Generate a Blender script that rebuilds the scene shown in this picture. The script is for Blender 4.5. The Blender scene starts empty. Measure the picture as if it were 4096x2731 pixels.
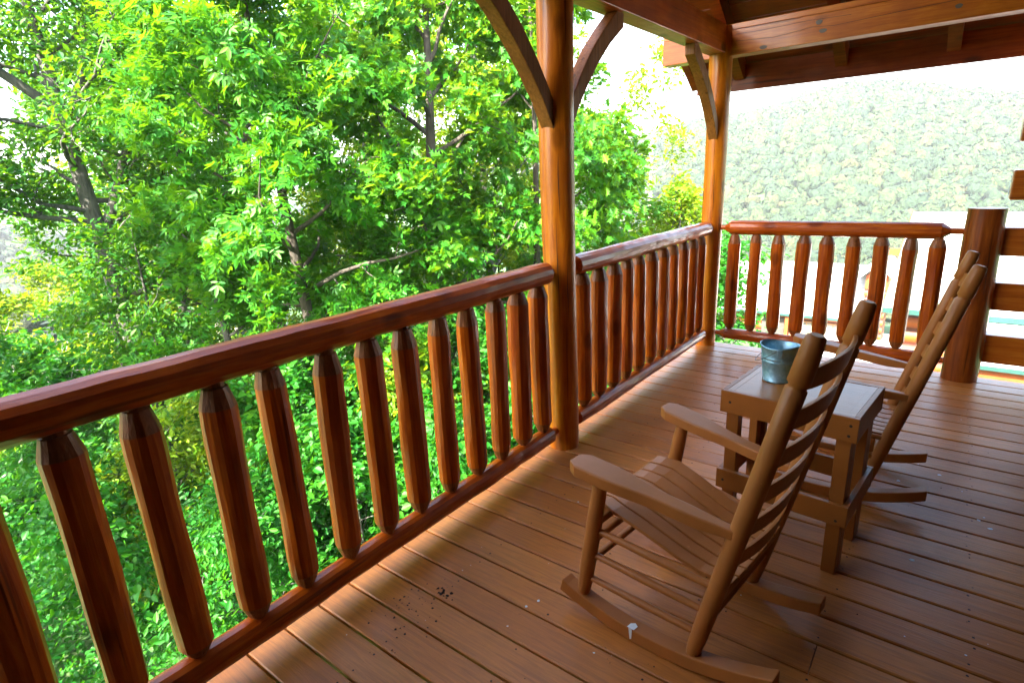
import bpy, bmesh, math, random
import numpy as np
from mathutils import Vector, Matrix
C = bpy.context.scene.collection
SC = bpy.context.scene
R = math.radians
# ------------------------------------------------------------------ camera, sky, sun, exposure
cd = bpy.data.cameras.new('camera'); cam = bpy.data.objects.new('camera', cd); C.objects.link(cam)
cd.sensor_width = 36; cd.lens = 19.995; cd.clip_start = .02; cd.clip_end = 6000
rt = (0.79284772, 0.60782448, -0.04406679); up = (-0.13561306, 0.24646544, 0.95961653); fw = (-0.59413937, 0.75485375, -0.2778385)
cam.matrix_world = Matrix(((rt[0], up[0], -fw[0], 1.6832), (rt[1], up[1], -fw[1], -2.5896), (rt[2], up[2], -fw[2], 1.539), (0, 0, 0, 1)))
SC.camera = cam
SUN_EL, SUN_AZ = 44, 177                      # azimuth clockwise from +Y: the sun stands behind the house
W = bpy.data.worlds.new('World'); SC.world = W; W.use_nodes = True
nt = W.node_tree
sky = nt.nodes.new('ShaderNodeTexSky'); sky.sky_type = 'NISHITA'; sky.sun_disc = False
sky.sun_elevation = R(SUN_EL); sky.sun_rotation = R(SUN_AZ); sky.air_density = 1.2; sky.dust_density = 3.5; sky.ozone_density = 1
nt.links.new(sky.outputs[0], nt.nodes['Background'].inputs[0]); nt.nodes['Background'].inputs[1].default_value = .15
ld = bpy.data.lights.new('sun', 'SUN'); ld.energy = 4.8; ld.angle = R(.5); ld.color = (1, .93, .8)
sun = bpy.data.objects.new('sun', ld); C.objects.link(sun)
sd = Vector((math.sin(R(SUN_AZ)) * math.cos(R(SUN_EL)), math.cos(R(SUN_AZ)) * math.cos(R(SUN_EL)), math.sin(R(SUN_EL))))
sun.rotation_euler = sd.to_track_quat('Z', 'Y').to_euler()
SC.view_settings.view_transform = 'Standard'; SC.view_settings.look = 'None'; SC.view_settings.gamma = 1
SC.view_settings.exposure = 3.3
SC.render.engine = 'CYCLES'
SC.cycles.max_bounces = 8; SC.cycles.diffuse_bounces = 4; SC.cycles.glossy_bounces = 3; SC.cycles.transmission_bounces = 5
SC.cycles.volume_bounces = 0; SC.cycles.caustics_reflective = False; SC.cycles.caustics_refractive = False
SC.cycles.sample_clamp_indirect = 6

# ------------------------------------------------------------------ helpers
def tag(o, label=None, cat=None, group=None, kind=None):
    if label: o['label'] = label
    if cat: o['category'] = cat
    if group: o['group'] = group
    if kind: o['kind'] = kind
    return o
def empty(name, loc=(0, 0, 0), rz=0, label=None, cat=None, group=None):
    o = bpy.data.objects.new(name, None); C.objects.link(o); o.location = loc; o.rotation_euler = (0, 0, rz); o.empty_display_size = .1
    return tag(o, label, cat, group)
class MB:
    """collects geometry and links it as one mesh object"""
    def __init__(s): s.v = []; s.f = []; s.sm = []; s.mi = []; s.m = 0
    def add(s, vs, fs, smooth=False):
        n = len(s.v); s.v += [tuple(v) for v in vs]; s.f += [tuple(i + n for i in f) for f in fs]; s.sm += [smooth] * len(fs); s.mi += [s.m] * len(fs); return s
    def box(s, a, b, ch=0.0):
        x0, y0, z0 = a; x1, y1, z1 = b
        if ch <= 0:
            return s.add([(x0, y0, z0), (x1, y0, z0), (x1, y1, z0), (x0, y1, z0), (x0, y0, z1), (x1, y0, z1), (x1, y1, z1), (x0, y1, z1)],
                         [(0, 3, 2, 1), (4, 5, 6, 7), (0, 1, 5, 4), (1, 2, 6, 5), (2, 3, 7, 6), (3, 0, 4, 7)])
        bm = bmesh.new(); bmesh.ops.create_cube(bm, size=1)
        for v in bm.verts: v.co = Vector((x0 + (v.co.x + .5) * (x1 - x0), y0 + (v.co.y + .5) * (y1 - y0), z0 + (v.co.z + .5) * (z1 - z0)))
        bmesh.ops.bevel(bm, geom=bm.edges[:], offset=ch, segments=2, affect='EDGES', profile=.5)
        bm.verts.index_update(); s.add([v.co[:] for v in bm.verts], [[v.index for v in f.verts] for f in bm.faces]); bm.free(); return s
    def tube(s, pts, rad, n=12, smooth=True, cap=True, wob=None, ph=0):
        """sweep; rad one number or a list; wob(i,k) scales a vertex"""
        P = [Vector(p) for p in pts]; k = len(P)
        if not isinstance(rad, (list, tuple)): rad = [rad] * k
        t0 = (P[1] - P[0]).normalized(); ref = Vector((1, 0, 0)) if abs(t0.x) < .9 else Vector((0, 1, 0))
        a = (ref - t0 * ref.dot(t0)).normalized(); vs = []
        for i in range(k):
            t = (P[min(i + 1, k - 1)] - P[max(i - 1, 0)]).normalized(); a = (a - t * a.dot(t)).normalized(); b = t.cross(a)
            for j in range(n):
                w = wob(i, j) if wob else 1
                an = 2 * math.pi * j / n + ph
                vs.append(P[i] + (a * math.cos(an) + b * math.sin(an)) * rad[i] * w)
        fs = [(i * n + j, i * n + (j + 1) % n, (i + 1) * n + (j + 1) % n, (i + 1) * n + j) for i in range(k - 1) for j in range(n)]
        s.add(vs, fs, smooth)
        if cap: s.add(vs[:n], [tuple(range(n))[::-1]]); s.add(vs[-n:], [tuple(range(n))])
        return s
    def prism(s, outline, axis, lo, hi, T=None):
        """extrude a closed 2-D outline along axis ('x','y','z')"""
        n = len(outline)
        def p(q, h): return {'x': (h, q[0], q[1]), 'y': (q[0], h, q[1]), 'z': (q[0], q[1], h)}[axis]
        vs = [p(q, lo) for q in outline] + [p(q, hi) for q in outline]
        if T: vs = [T(*v) for v in vs]
        return s.add(vs, [tuple(range(n))[::-1], tuple(range(n, 2 * n))] + [(i, (i + 1) % n, n + (i + 1) % n, n + i) for i in range(n)])
    def build(s, name, mats, parent=None, bevel=0.0, fixn=True):
        me = bpy.data.meshes.new(name); me.from_pydata(s.v, [], s.f)
        me.polygons.foreach_set('use_smooth', s.sm)
        mats = mats if isinstance(mats, (list, tuple)) else [mats]
        for m in mats: me.materials.append(m)
        if len(mats) > 1: me.polygons.foreach_set('material_index', s.mi)
        if fixn:
            bm = bmesh.new(); bm.from_mesh(me); bmesh.ops.recalc_face_normals(bm, faces=bm.faces); bm.to_mesh(me); bm.free()
        me.update()
        o = bpy.data.objects.new(name, me); C.objects.link(o)
        if parent: o.parent = parent
        if bevel:
            b = o.modifiers.new('b', 'BEVEL'); b.width = bevel; b.segments = 2; b.limit_method = 'ANGLE'; b.angle_limit = R(40); b.harden_normals = False
        return o

# ------------------------------------------------------------------ materials
def newmat(name):
    m = bpy.data.materials.new(name); m.use_nodes = True; t = m.node_tree
    return m, t, t.nodes['Principled BSDF'], t.nodes['Material Output']
def N(t, typ, **kw):
    n = t.nodes.new('ShaderNode' + typ)
    for k, v in kw.items(): setattr(n, k, v)
    return n
def ramp(t, fac, stops):
    r = N(t, 'ValToRGB'); e = r.color_ramp.elements
    while len(e) < len(stops): e.new(.5)
    for q, (p, c) in zip(e, stops): q.position = p; q.color = (*c, 1) if len(c) == 3 else c
    t.links.new(fac, r.inputs[0]); return r.outputs[0]
def mapping(t, scale, coord='Object', loc_random=True):
    tc = N(t, 'TexCoord'); mp = N(t, 'Mapping'); mp.inputs['Scale'].default_value = scale
    src = tc.outputs[coord]
    if loc_random:
        oi = N(t, 'ObjectInfo'); mu = N(t, 'VectorMath', operation='SCALE'); mu.inputs[0].default_value = (17.3, 9.1, 13.7)
        t.links.new(oi.outputs['Random'], mu.inputs['Scale']); ad = N(t, 'VectorMath', operation='ADD')
        t.links.new(src, ad.inputs[0]); t.links.new(mu.outputs[0], ad.inputs[1]); src = ad.outputs[0]
    t.links.new(src, mp.inputs[0]); return mp.outputs[0]
def mixc(t, fac, a, b, mode='MIX'):
    m = N(t, 'Mix', data_type='RGBA', blend_type=mode)
    if isinstance(fac, (int, float)): m.inputs[0].default_value = fac
    else: t.links.new(fac, m.inputs[0])
    for i, c in ((6, a), (7, b)):
        if isinstance(c, tuple): m.inputs[i].default_value = (*c, 1)
        else: t.links.new(c, m.inputs[i])
    return m.outputs[2]
def noise(t, vec, scale, detail=4, rough=.6, dist=0):
    n = N(t, 'TexNoise'); n.inputs['Scale'].default_value = scale; n.inputs['Detail'].default_value = detail; n.inputs['Roughness'].default_value = rough; n.inputs['Distortion'].default_value = dist
    t.links.new(vec, n.inputs['Vector']); return n.outputs[0]
def bump(t, b, h, strength=.3, dist=.002, prev=None):
    n = N(t, 'Bump'); n.inputs['Strength'].default_value = strength; n.inputs['Distance'].default_value = dist
    t.links.new(h, n.inputs['Height'])
    if prev: t.links.new(prev, n.inputs['Normal'])
    t.links.new(n.outputs[0], b.inputs['Normal']); return n.outputs[0]
def wood(name, axis, dark, mid, light, rough=.38, coat=.36, grain=1.0, knots=True, bstr=.35, crackle=True):
    """stained timber; grain runs along the object's local axis"""
    m, t, b, o = newmat(name)
    lo, hi = 1.1, 16.0
    sc = [hi, hi, hi]; sc['xyz'.index(axis)] = lo
    v = mapping(t, tuple(sc))
    g = noise(t, v, 3.0 * grain, 6, .65, .6)
    base = ramp(t, g, [(.28, dark), (.5, mid), (.72, light)])
    v2 = mapping(t, (2.2, 2.2, 2.2)); big = noise(t, v2, 1.7, 3)
    base = mixc(t, ramp(t, big, [(.35, (0, 0, 0)), (.7, (.55, .55, .55))]), base, dark)
    if knots:
        ks = [5.0, 5.0, 5.0]; ks['xyz'.index(axis)] = 2.6
        vk = N(t, 'TexVoronoi'); vk.inputs['Scale'].default_value = 1.0; t.links.new(mapping(t, tuple(ks)), vk.inputs['Vector'])
        k = ramp(t, vk.outputs['Distance'], [(.10, (1, 1, 1)), (.19, (0, 0, 0))])
        base = mixc(t, mixc(t, .65, (0, 0, 0), k), base, tuple(c * .4 for c in dark))
    if crackle:
        cs = [30., 30., 30.]; cs['xyz'.index(axis)] = .9
        cr = noise(t, mapping(t, tuple(cs)), 1.0, 2, .5)
        ck = ramp(t, cr, [(.66, (0, 0, 0)), (.70, (1, 1, 1))])
        base = mixc(t, mixc(t, .6, (0, 0, 0), ck), base, tuple(c * .2 for c in dark))
    t.links.new(base, b.inputs['Base Color'])
    rr = ramp(t, big, [(.3, (rough * .8,) * 3), (.7, (rough * 1.3,) * 3)]); t.links.new(rr, b.inputs['Roughness'])
    b.inputs['Coat Weight'].default_value = coat; b.inputs['Coat Roughness'].default_value = .13; b.inputs['Specular IOR Level'].default_value = .22
    fine = noise(t, mapping(t, (1, 1, 1)), 60, 3)
    n1 = bump(t, b, g, bstr, .004); bump(t, b, fine, .12, .002, n1)
    return m
LOGC = ((.21, .026, .001), (.42, .074, .002), (.60, .150, .004))
logz = wood('log_stain_upright', 'z', *LOGC)
logy = wood('log_stain_along', 'y', *LOGC)
logx = wood('log_stain_across', 'x', *LOGC)
cone = wood('log_cone_cut', 'z', (.13, .035, .008), (.26, .078, .018), (.38, .135, .040), .5, .2, 2.0, False, .8)
postm = wood('post_stain', 'z', (.28, .062, .002), (.46, .125, .004), (.60, .21, .010), .36, .3, .8, True, .2)
beamx = wood('beam_stain_across', 'x', (.28, .056, .003), (.46, .110, .006), (.58, .19, .016), .36, .3, .8, True, .2)
beamy = wood('beam_stain_along', 'y', (.24, .034, .002), (.42, .072, .004), (.54, .120, .008), .4, .2, .8, True, .2)
bracem = wood('brace_stain', 'z', (.15, .045, .008), (.24, .078, .015), (.33, .115, .026), .6, .05, 1.6, False, .9)
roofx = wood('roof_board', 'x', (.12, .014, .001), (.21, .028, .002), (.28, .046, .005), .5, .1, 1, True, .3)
endm = wood('end_grain', 'z', (.16, .05, .012), (.25, .09, .03), (.36, .15, .06), .6, 0, 2, False, .5)

def paint(name, col, rough=.45, var=.25, grainaxis=None, spec=.36, wear=.0):
    m, t, b, o = newmat(name)
    n1 = noise(t, mapping(t, (1, 1, 1)), 7, 5, .65)
    base = mixc(t, ramp(t, n1, [(.3, (0, 0, 0)), (.75, (var * 2, var * 2, var * 2))]), tuple(col), tuple(c * .6 for c in col))
    if wear:
        w = noise(t, mapping(t, (1, 1, 1)), 46, 4, .7)
        base = mixc(t, ramp(t, w, [(.66, (0, 0, 0)), (.72, (wear, wear, wear))]), base, tuple(min(1, c * 2 + .05) for c in col))
    t.links.new(base, b.inputs['Base Color']); b.inputs['Roughness'].default_value = rough; b.inputs['Specular IOR Level'].default_value = spec
    gs = [25., 25., 25.]
    if grainaxis: gs['xyz'.index(grainaxis)] = 1.5
    n2 = noise(t, mapping(t, tuple(gs)), 2.2, 4, .6); bump(t, b, n2, .35, .002)
    return m
CH = (.42, .142, .030)
chair_m = paint('chair_paint', CH, .42, .25, None, .36, .15)
chair_x = paint('chair_paint_slat', (.42, .148, .034), .42, .25, 'x', .36, .25)
table_m = paint('table_paint', (.32, .098, .014), .4, .3, 'x', .36, .3)
table_top_m = paint('table_top_paint', (.38, .14, .026), .33, .3, 'x', .4, .5)

# deck: every board takes its own tone from where it lies
def deck_material():
    m, t, b, o = newmat('deck_paint')
    g = N(t, 'NewGeometry'); rnd = g.outputs['Random Per Island']
    tc = N(t, 'TexCoord'); sp = N(t, 'SeparateXYZ'); t.links.new(tc.outputs['Object'], sp.inputs[0])
    cb = N(t, 'CombineXYZ'); mu = N(t, 'Math', operation='MULTIPLY'); mu.inputs[1].default_value = 31.0; t.links.new(rnd, mu.inputs[0])
    ax = N(t, 'Math', operation='ADD'); t.links.new(sp.outputs[0], ax.inputs[0]); t.links.new(mu.outputs[0], ax.inputs[1])
    t.links.new(ax.outputs[0], cb.inputs[0]); t.links.new(sp.outputs[1], cb.inputs[1]); t.links.new(mu.outputs[0], cb.inputs[2])
    mp = N(t, 'Mapping'); mp.inputs['Scale'].default_value = (1.6, 26, 1); t.links.new(cb.outputs[0], mp.inputs[0])
    gr = noise(t, mp.outputs[0], 2.4, 6, .68, .9)
    base = ramp(t, rnd, [(0, (.44, .138, .022)), (.5, (.53, .178, .032)), (1, (.59, .222, .046))])
    base = mixc(t, ramp(t, gr, [(.42, (0, 0, 0)), (.66, (.45, .45, .45))]), base, (.19, .065, .020))
    w = noise(t, mapping(t, (1, 1, 1), 'Object', False), 2.0, 5, .7)
    base = mixc(t, ramp(t, w, [(.5, (0, 0, 0)), (.75, (.4, .4, .4))]), base, (.22, .085, .04))
    fl = noise(t, mapping(t, (1, 3, 1), 'Object', False), 38, 3, .75)
    base = mixc(t, ramp(t, fl, [(.725, (0, 0, 0)), (.75, (.75, .75, .75))]), base, (.5, .36, .25))
    st = noise(t, mapping(t, (1, 2, 1), 'Object', False), 24, 3, .75)
    base = mixc(t, ramp(t, st, [(.70, (0, 0, 0)), (.75, (.7, .7, .7))]), base, (.08, .03, .012))
    t.links.new(base, b.inputs['Base Color'])
    t.links.new(ramp(t, w, [(.3, (.27,) * 3), (.7, (.44,) * 3)]), b.inputs['Roughness'])
    b.inputs['Specular IOR Level'].default_value = .36
    n1 = bump(t, b, gr, .55, .0025)
    return m
deck_m = deck_material()

def galv():
    m, t, b, o = newmat('galvanised_steel')
    v = N(t, 'TexVoronoi'); v.inputs['Scale'].default_value = 70; t.links.new(mapping(t, (1, 1, 1)), v.inputs['Vector'])
    n1 = noise(t, mapping(t, (1, 1, 1)), 20, 5, .7)
    c = mixc(t, .5, ramp(t, v.outputs['Color'], [(.2, (.18, .40, .52)), (.8, (.40, .64, .76))]), ramp(t, n1, [(.3, (.14, .33, .44)), (.7, (.52, .74, .84))]))
    t.links.new(c, b.inputs['Base Color']); b.inputs['Metallic'].default_value = .75
    t.links.new(ramp(t, n1, [(.3, (.32,) * 3), (.7, (.55,) * 3)]), b.inputs['Roughness']); bump(t, b, n1, .15, .002)
    return m
galv_m = galv()
def plain(name, col, rough=.6, metal=0, var=.15, scale=8):
    m, t, b, o = newmat(name)
    n1 = noise(t, mapping(t, (1, 1, 1)), scale, 4)
    t.links.new(mixc(t, ramp(t, n1, [(.3, (0, 0, 0)), (.7, (1, 1, 1))]), tuple(c * (1 - var) for c in col), tuple(min(1, c * (1 + var)) for c in col)), b.inputs['Base Color'])
    b.inputs['Roughness'].default_value = rough; b.inputs['Metallic'].default_value = metal; bump(t, b, n1, .1, .003); return m
wire_m = plain('dark_wire', (.06, .05, .045), .5, .6)
hole_m = plain('screw_hole', (.015, .008, .005), .8)
white_m = plain('dropping', (.75, .78, .78), .7)
dirt_m = plain('dirt', (.03, .015, .008), .9)

def leafmat(name, c0, c1, c2, tr, trw=.42, rough=.5):
    m, t, b, o = newmat(name)
    g = N(t, 'NewGeometry'); col = ramp(t, g.outputs['Random Per Island'], [(0, c0), (.55, c1), (1, c2)])
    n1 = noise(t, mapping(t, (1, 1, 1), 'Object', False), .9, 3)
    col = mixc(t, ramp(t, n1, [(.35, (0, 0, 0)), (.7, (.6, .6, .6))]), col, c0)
    t.links.new(col, b.inputs['Base Color']); b.inputs['Roughness'].default_value = rough; b.inputs['Specular IOR Level'].default_value = .28
    tl = N(t, 'BsdfTranslucent'); t.links.new(mixc(t, .5, col, tr), tl.inputs[0])
    mx = N(t, 'MixShader'); mx.inputs[0].default_value = trw
    t.links.new(b.outputs[0], mx.inputs[1]); t.links.new(tl.outputs[0], mx.inputs[2]); t.links.new(mx.outputs[0], o.inputs[0]); return m
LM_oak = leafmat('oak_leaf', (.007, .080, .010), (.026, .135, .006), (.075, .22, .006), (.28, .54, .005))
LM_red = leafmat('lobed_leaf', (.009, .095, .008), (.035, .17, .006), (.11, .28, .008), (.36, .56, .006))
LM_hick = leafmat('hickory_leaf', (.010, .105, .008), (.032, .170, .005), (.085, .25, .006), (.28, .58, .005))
LM_sun = leafmat('sunlit_leaf', (.04, .15, .006), (.13, .26, .007), (.27, .36, .01), (.55, .58, .008))  # sunlight put into the colour: paler, yellower leaves for trees meant as lit
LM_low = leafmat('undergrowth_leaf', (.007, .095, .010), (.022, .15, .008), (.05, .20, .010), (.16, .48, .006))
def bark(name, c0, c1):
    m, t, b, o = newmat(name)
    g = noise(t, mapping(t, (14, 14, 2.2)), 2.2, 6, .7, .5); p = noise(t, mapping(t, (2, 2, 1)), 2, 3)
    c = mixc(t, ramp(t, p, [(.4, (0, 0, 0)), (.65, (.6, .6, .6))]), ramp(t, g, [(.3, c0), (.7, c1)]), tuple(x * 1.3 for x in c1))
    t.links.new(c, b.inputs['Base Color']); b.inputs['Roughness'].default_value = .9; bump(t, b, g, .9, .02); return m
bark_grey = bark('grey_bark', (.018, .017, .014), (.085, .082, .068))
bark_dark = bark('dark_bark', (.02, .016, .012), (.085, .07, .055))
bark_pale = bark('pale_bark', (.20, .19, .15), (.45, .44, .38))

# ------------------------------------------------------------------ terrain
CX, CY = 1.68, -2.59
PROF_AZ = [-180, -60, -20, -10, -3.8, 1.3, 4.1, 7.4, 9.5, 11.7, 13.7, 16.8, 20.4, 24.2, 32, 45, 60, 75, 80, 100, 140, 180]
PROF_EL = [2.0, 2.0, 3.0, 2.7, 2.9, 3.9, 4.7, 5.3, 5.3, 5.0, 4.4, 4.1, 4.0, 3.0, 1.5, .5, -.6, -1.5, -1.3, -.5, 1.0, 2.0]
PROF_R = [420, 420, 380, 360, 350, 350, 350, 350, 350, 350, 350, 350, 350, 360, 420, 520, 640, 700, 700, 640, 500, 420]
def sstep(a, b, x):
    t = np.clip((x - a) / (b - a), 0, 1); return t * t * (3 - 2 * t)
def ground_z(x, y):
    x = np.asarray(x, float); y = np.asarray(y, float)
    dx, dy = x - CX, y - CY; r = np.hypot(dx, dy); az = np.degrees(np.arctan2(-dx, dy))
    near = -3.4 - .10 * np.clip(-x, 0, 60) - .135 * np.clip(y - 2, 0, 60) + .02 * np.clip(x - 6, 0, 40)
    near = near + .25 * np.sin(x * .31 + 1) * np.cos(y * .27)
    el = np.interp(az, PROF_AZ, PROF_EL); Rp = np.interp(az, PROF_AZ, PROF_R)
    crest = 1.5 + Rp * np.tan(np.radians(el)); val = -34
    far = val + (crest - val) * sstep(140, 1, 0) * 0 + (crest - val) * sstep(0, 1, (r - 130) / (Rp - 130)) - .10 * np.clip(r - Rp, 0, 400)
    far = far + 3.0 * np.sin(x * .021 + y * .013) * np.sin(y * .03 - x * .011) * sstep(150, 260, r)
    bump_ = 24 * np.exp(-((az - 84) / 13.) ** 2) * np.exp(-((r - 290) / 60.) ** 2)
    return near + (far - near) * sstep(38, 140, r) + bump_
def build_terrain():
    rr = np.concatenate([np.linspace(.5, 40, 40), np.geomspace(42, 900, 70), [1300, 2200, 3500]])
    aa = np.radians(np.linspace(-180, 180, 241)[:-1]); n = len(aa)
    G, A = np.meshgrid(rr, aa, indexing='ij'); X = CX - G * np.sin(A); Y = CY + G * np.cos(A); Z = ground_z(X, Y)
    v = np.stack([X, Y, Z], -1).reshape(-1, 3).tolist(); f = []
    for i in range(len(rr) - 1):
        for j in range(n): f.append((i * n + j, i * n + (j + 1) % n, (i + 1) * n + (j + 1) % n, (i + 1) * n + j))
    f.append(tuple(range(n)))
    m, t, b, o = newmat('forest_floor')
    n1 = noise(t, mapping(t, (1, 1, 1), 'Object', False), .9, 8, .7)
    t.links.new(ramp(t, n1, [(.3, (.02, .05, .012)), (.5, (.035, .10, .018)), (.7, (.10, .085, .04))]), b.inputs['Base Color']); b.inputs['Roughness'].default_value = .95
    mb = MB(); mb.v = v; mb.f = f; mb.sm = [True] * len(f); mb.mi = [0] * len(f)
    tag(mb.build('ground', m), kind='structure')
build_terrain()
def gz(x, y): return float(ground_z(x, y))
def polar(az, d): return CX - d * math.sin(R(az)), CY + d * math.cos(R(az))

# ------------------------------------------------------------------ deck and porch frame
L, X3, PITCH, YB0 = 2.4044, 1.8305, .1429, -1.9276
def build_deck():
    mb = MB(); k0 = -11; rnd = random.Random(3)
    for k in range(k0, 31):
        a = YB0 + k * PITCH + .0042; b = a + PITCH - .0084
        if b > L + .17: b = L + .17
        if b - a < .03: continue
        x0, x1 = -.15 + rnd.uniform(-.004, .004), 2.3; h = rnd.uniform(-.0012, .0012); c = .004
        prof = [(a, -.032), (b, -.032), (b, -c + h), (b - c, h), (a + c, h), (a, -c + h)]
        if k % 5 == 2:
            xj = (1.1, 1.5, .7)[(k // 5) % 3]; mb.prism(prof, 'x', x0, xj - .0015); mb.prism(prof, 'x', xj + .0015, x1)
        else: mb.prism(prof, 'x', x0, x1)
    d = mb.build('deck_floor', deck_m); tag(d, kind='structure')
    j = MB()
    for x in (-.1, .3, .7, 1.1, 1.5, 1.9, 2.25): j.box((x - .02, -3.5, -.25), (x + .02, L + .13, -.034))
    j.box((-.155, -3.5, -.25), (-.125, L + .16, -.036)); j.box((-.124, L + .131, -.25), (2.3, L + .16, -.036)); j.build('joist', postm, d)
    for x, y in ((-.05, 0), (-.05, L), (1.8, L), (-.05, -2.9)):
        p = MB(); p.tube([(x, y, gz(x, y) - .3), (x, y, -.252)], .1, 12); p.build('deck_support', postm, d)
    s = MB(); rnd = random.Random(5)
    for k in range(k0, 30):
        for x in (.3, .7, 1.1, 1.5, 1.9):
            for q in (.03, .112):
                if rnd.random() < .25: continue
                cx, cy = x + rnd.uniform(-.012, .012), YB0 + k * PITCH + q + rnd.uniform(-.006, .006); r = rnd.uniform(.003, .0048)
                s.add([(cx + r * math.cos(i), cy + r * math.sin(i), .0022) for i in np.linspace(0, 2 * math.pi, 7)[:-1]], [tuple(range(6))])
    o = s.build('screw_head', hole_m, d, fixn=False); o['kind'] = 'stuff'
    # crumbs of dirt by the railing and pale flecks
    s = MB(); rnd = random.Random(8)
    def crumb(mbx, x, y, r, flat=.6):
        n = 6; vs = [(x + r * rnd.uniform(.5, 1.2) * math.cos(i * 2 * math.pi / n), y + r * rnd.uniform(.5, 1.2) * math.sin(i * 2 * math.pi / n), .0015) for i in range(n)] + [(x, y, .0015 + r * flat)]
        mbx.add(vs, [(i, (i + 1) % n, n) for i in range(n)])
    for i in range(46):
        t = rnd.random(); crumb(s, .14 + .22 * t + rnd.gauss(0, .03), -1.32 - .26 * rnd.random() + rnd.gauss(0, .05), rnd.uniform(.002, .006))
    for i in range(14): crumb(s, .29 + rnd.gauss(0, .018), -1.33 + rnd.gauss(0, .012), rnd.uniform(.004, .010))
    for i in range(70): crumb(s, rnd.uniform(.12, 2.0), rnd.uniform(-2, 2.3), rnd.uniform(.0015, .004))
    tag(s.build('dirt_crumbs', dirt_m, fixn=False), 'dark crumbs of dirt scattered on the deck boards by the left railing', 'dirt', kind='stuff')
    s = MB()
    for i in range(60): crumb(s, rnd.uniform(.15, 2.05), rnd.uniform(-1.8, 1.6), rnd.uniform(.0015, .0045), .15)
    for (x, y, r) in ((1.62, .55, .012), (1.78, .72, .010), (1.93, .35, .012), (1.97, .30, .01), (1.72, -.12, .011), (.62, -1.15, .007), (.6, -1.2, .006), (1.72, .4, .009)): crumb(s, x, y, r, .1)
    tag(s.build('pale_flecks', white_m, fixn=False), 'small whitish flecks and droppings spotted over the deck boards', 'droppings', kind='stuff')
build_deck()

def wobbler(seed, n, k, amp, lenrun=3):
    """radius factors: facets that run for a few rings, like drawknife cuts"""
    rs = np.random.RandomState(seed); w = np.ones((k, n))
    for j in range(n):
        i = 0
        while i < k:
            ln = rs.randint(2, lenrun + 3); w[i:i + ln, j] = 1 + rs.uniform(-amp, amp * .5); i += ln
    s = w.copy(); s[1:-1] = (w[:-2] + w[1:-1] * 2 + w[2:]) / 4
    return lambda i, j: float(s[i, j])
def log_post(loc, r, h, rt, label, seed, mat=None):
    root = empty('log_post', (loc[0], loc[1], 0), 0, label, 'post')
    k = 36; pts = []; rs = random.Random(seed); rad = []
    for i in range(k):
        t = i / (k - 1); pts.append((.004 * math.sin(t * 5 + seed), .004 * math.cos(t * 4 + seed), h * t)); rad.append((r + (rt - r) * t) * (1 + .012 * math.sin(t * 11 + seed) + rs.uniform(-.004, .004)))
    mb = MB(); mb.tube(pts, rad, 36, True, True, lambda i, j: 1 + .012 * math.sin(j * .35 + seed) + .008 * math.sin(j * .9 + i * .12)); sh = mb.build('shaft', mat or postm, root)
    ck = MB(); rs = random.Random(seed + 50)
    for q in range(7):
        a = math.radians(-100 + q * 27 + rs.uniform(-10, 10)); z = rs.uniform(.1, h * .7); ln = rs.uniform(.15, .6); n = 10; L_ = []; R_ = []
        for i in range(n + 1):
            t = i / n; zz = min(z + ln * t, h - .02); rad_ = (r + (rt - r) * zz / h) * 1.021 + .0006; wdt = .0016 * math.sin(math.pi * t) + .0002; an = a + .03 * math.sin(t * 4 + q) + rs.uniform(-.008, .008)
            ox, oy = .004 * math.sin(zz / h * 5 + seed), .004 * math.cos(zz / h * 4 + seed)
            L_.append((ox + rad_ * math.cos(an - wdt / rad_), oy + rad_ * math.sin(an - wdt / rad_), zz)); R_.append((ox + rad_ * math.cos(an + wdt / rad_), oy + rad_ * math.sin(an + wdt / rad_), zz))
        m_ = len(L_); ck.add(L_ + R_, [(i, i + 1, m_ + i + 1, m_ + i) for i in range(m_ - 1)])
    c_ = ck.build('drying_crack', hole_m, sh, fixn=False); c_['kind'] = 'stuff'
    return root
log_post((0, 0), .0835, 2.395, .091, 'tall round log post midway along the left railing, two curved braces at its top', 1)
log_post((0, L), .084, 2.59, .09, 'tall round log post at the far corner of the deck where two railings meet', 4)
log_post((X3, L), .106, 1.20, .108, 'short thick sawn-off log post at the right end of the far railing', 7, wood('short_post_stain', 'z', (.12, .022, .002), (.25, .055, .005), (.36, .095, .010), .36, .3, .8, True, .2))
log_post((0, -3.05), .0835, 2.395, .091, 'tall round log post at the near end of the left railing', 9)

def rail(name, p0, p1, r, seed, mat, parent, ten0=.03, ten1=.03, taper0=.03, taper1=.03, tr=.022):
    """drawknifed rail with a tenon at both ends; p0,p1 are the tenon tips"""
    P0, P1 = Vector(p0), Vector(p1); Ln = (P1 - P0).length; d = (P1 - P0) / Ln
    st = [(0, tr), (ten0, tr), (ten0 + .001, r * .62 if taper0 < .04 else tr * 1.1), (ten0 + taper0, r * .97)]
    a, b = ten0 + taper0, Ln - ten1 - taper1; n = max(6, int((b - a) / .075))
    st += [(a + (b - a) * i / n, r) for i in range(1, n)]
    st += [(b, r * .97), (Ln - ten1 - .001, r * .62 if taper1 < .04 else tr * 1.1), (Ln - ten1, tr), (Ln, tr)]
    rs = random.Random(seed); pts = [P0 + d * s + Vector((rs.uniform(-.002, .002), rs.uniform(-.002, .002), rs.uniform(-.0015, .0015) if 3 < i < len(st) - 4 else 0)) for i, (s, q) in enumerate(st)]
    mb = MB(); w = wobbler(seed, 15, len(st), .05, 5)
    mb.tube(pts, [q for s, q in st], 15, False, True, w); o = mb.build(name, mat, parent); return o
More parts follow.
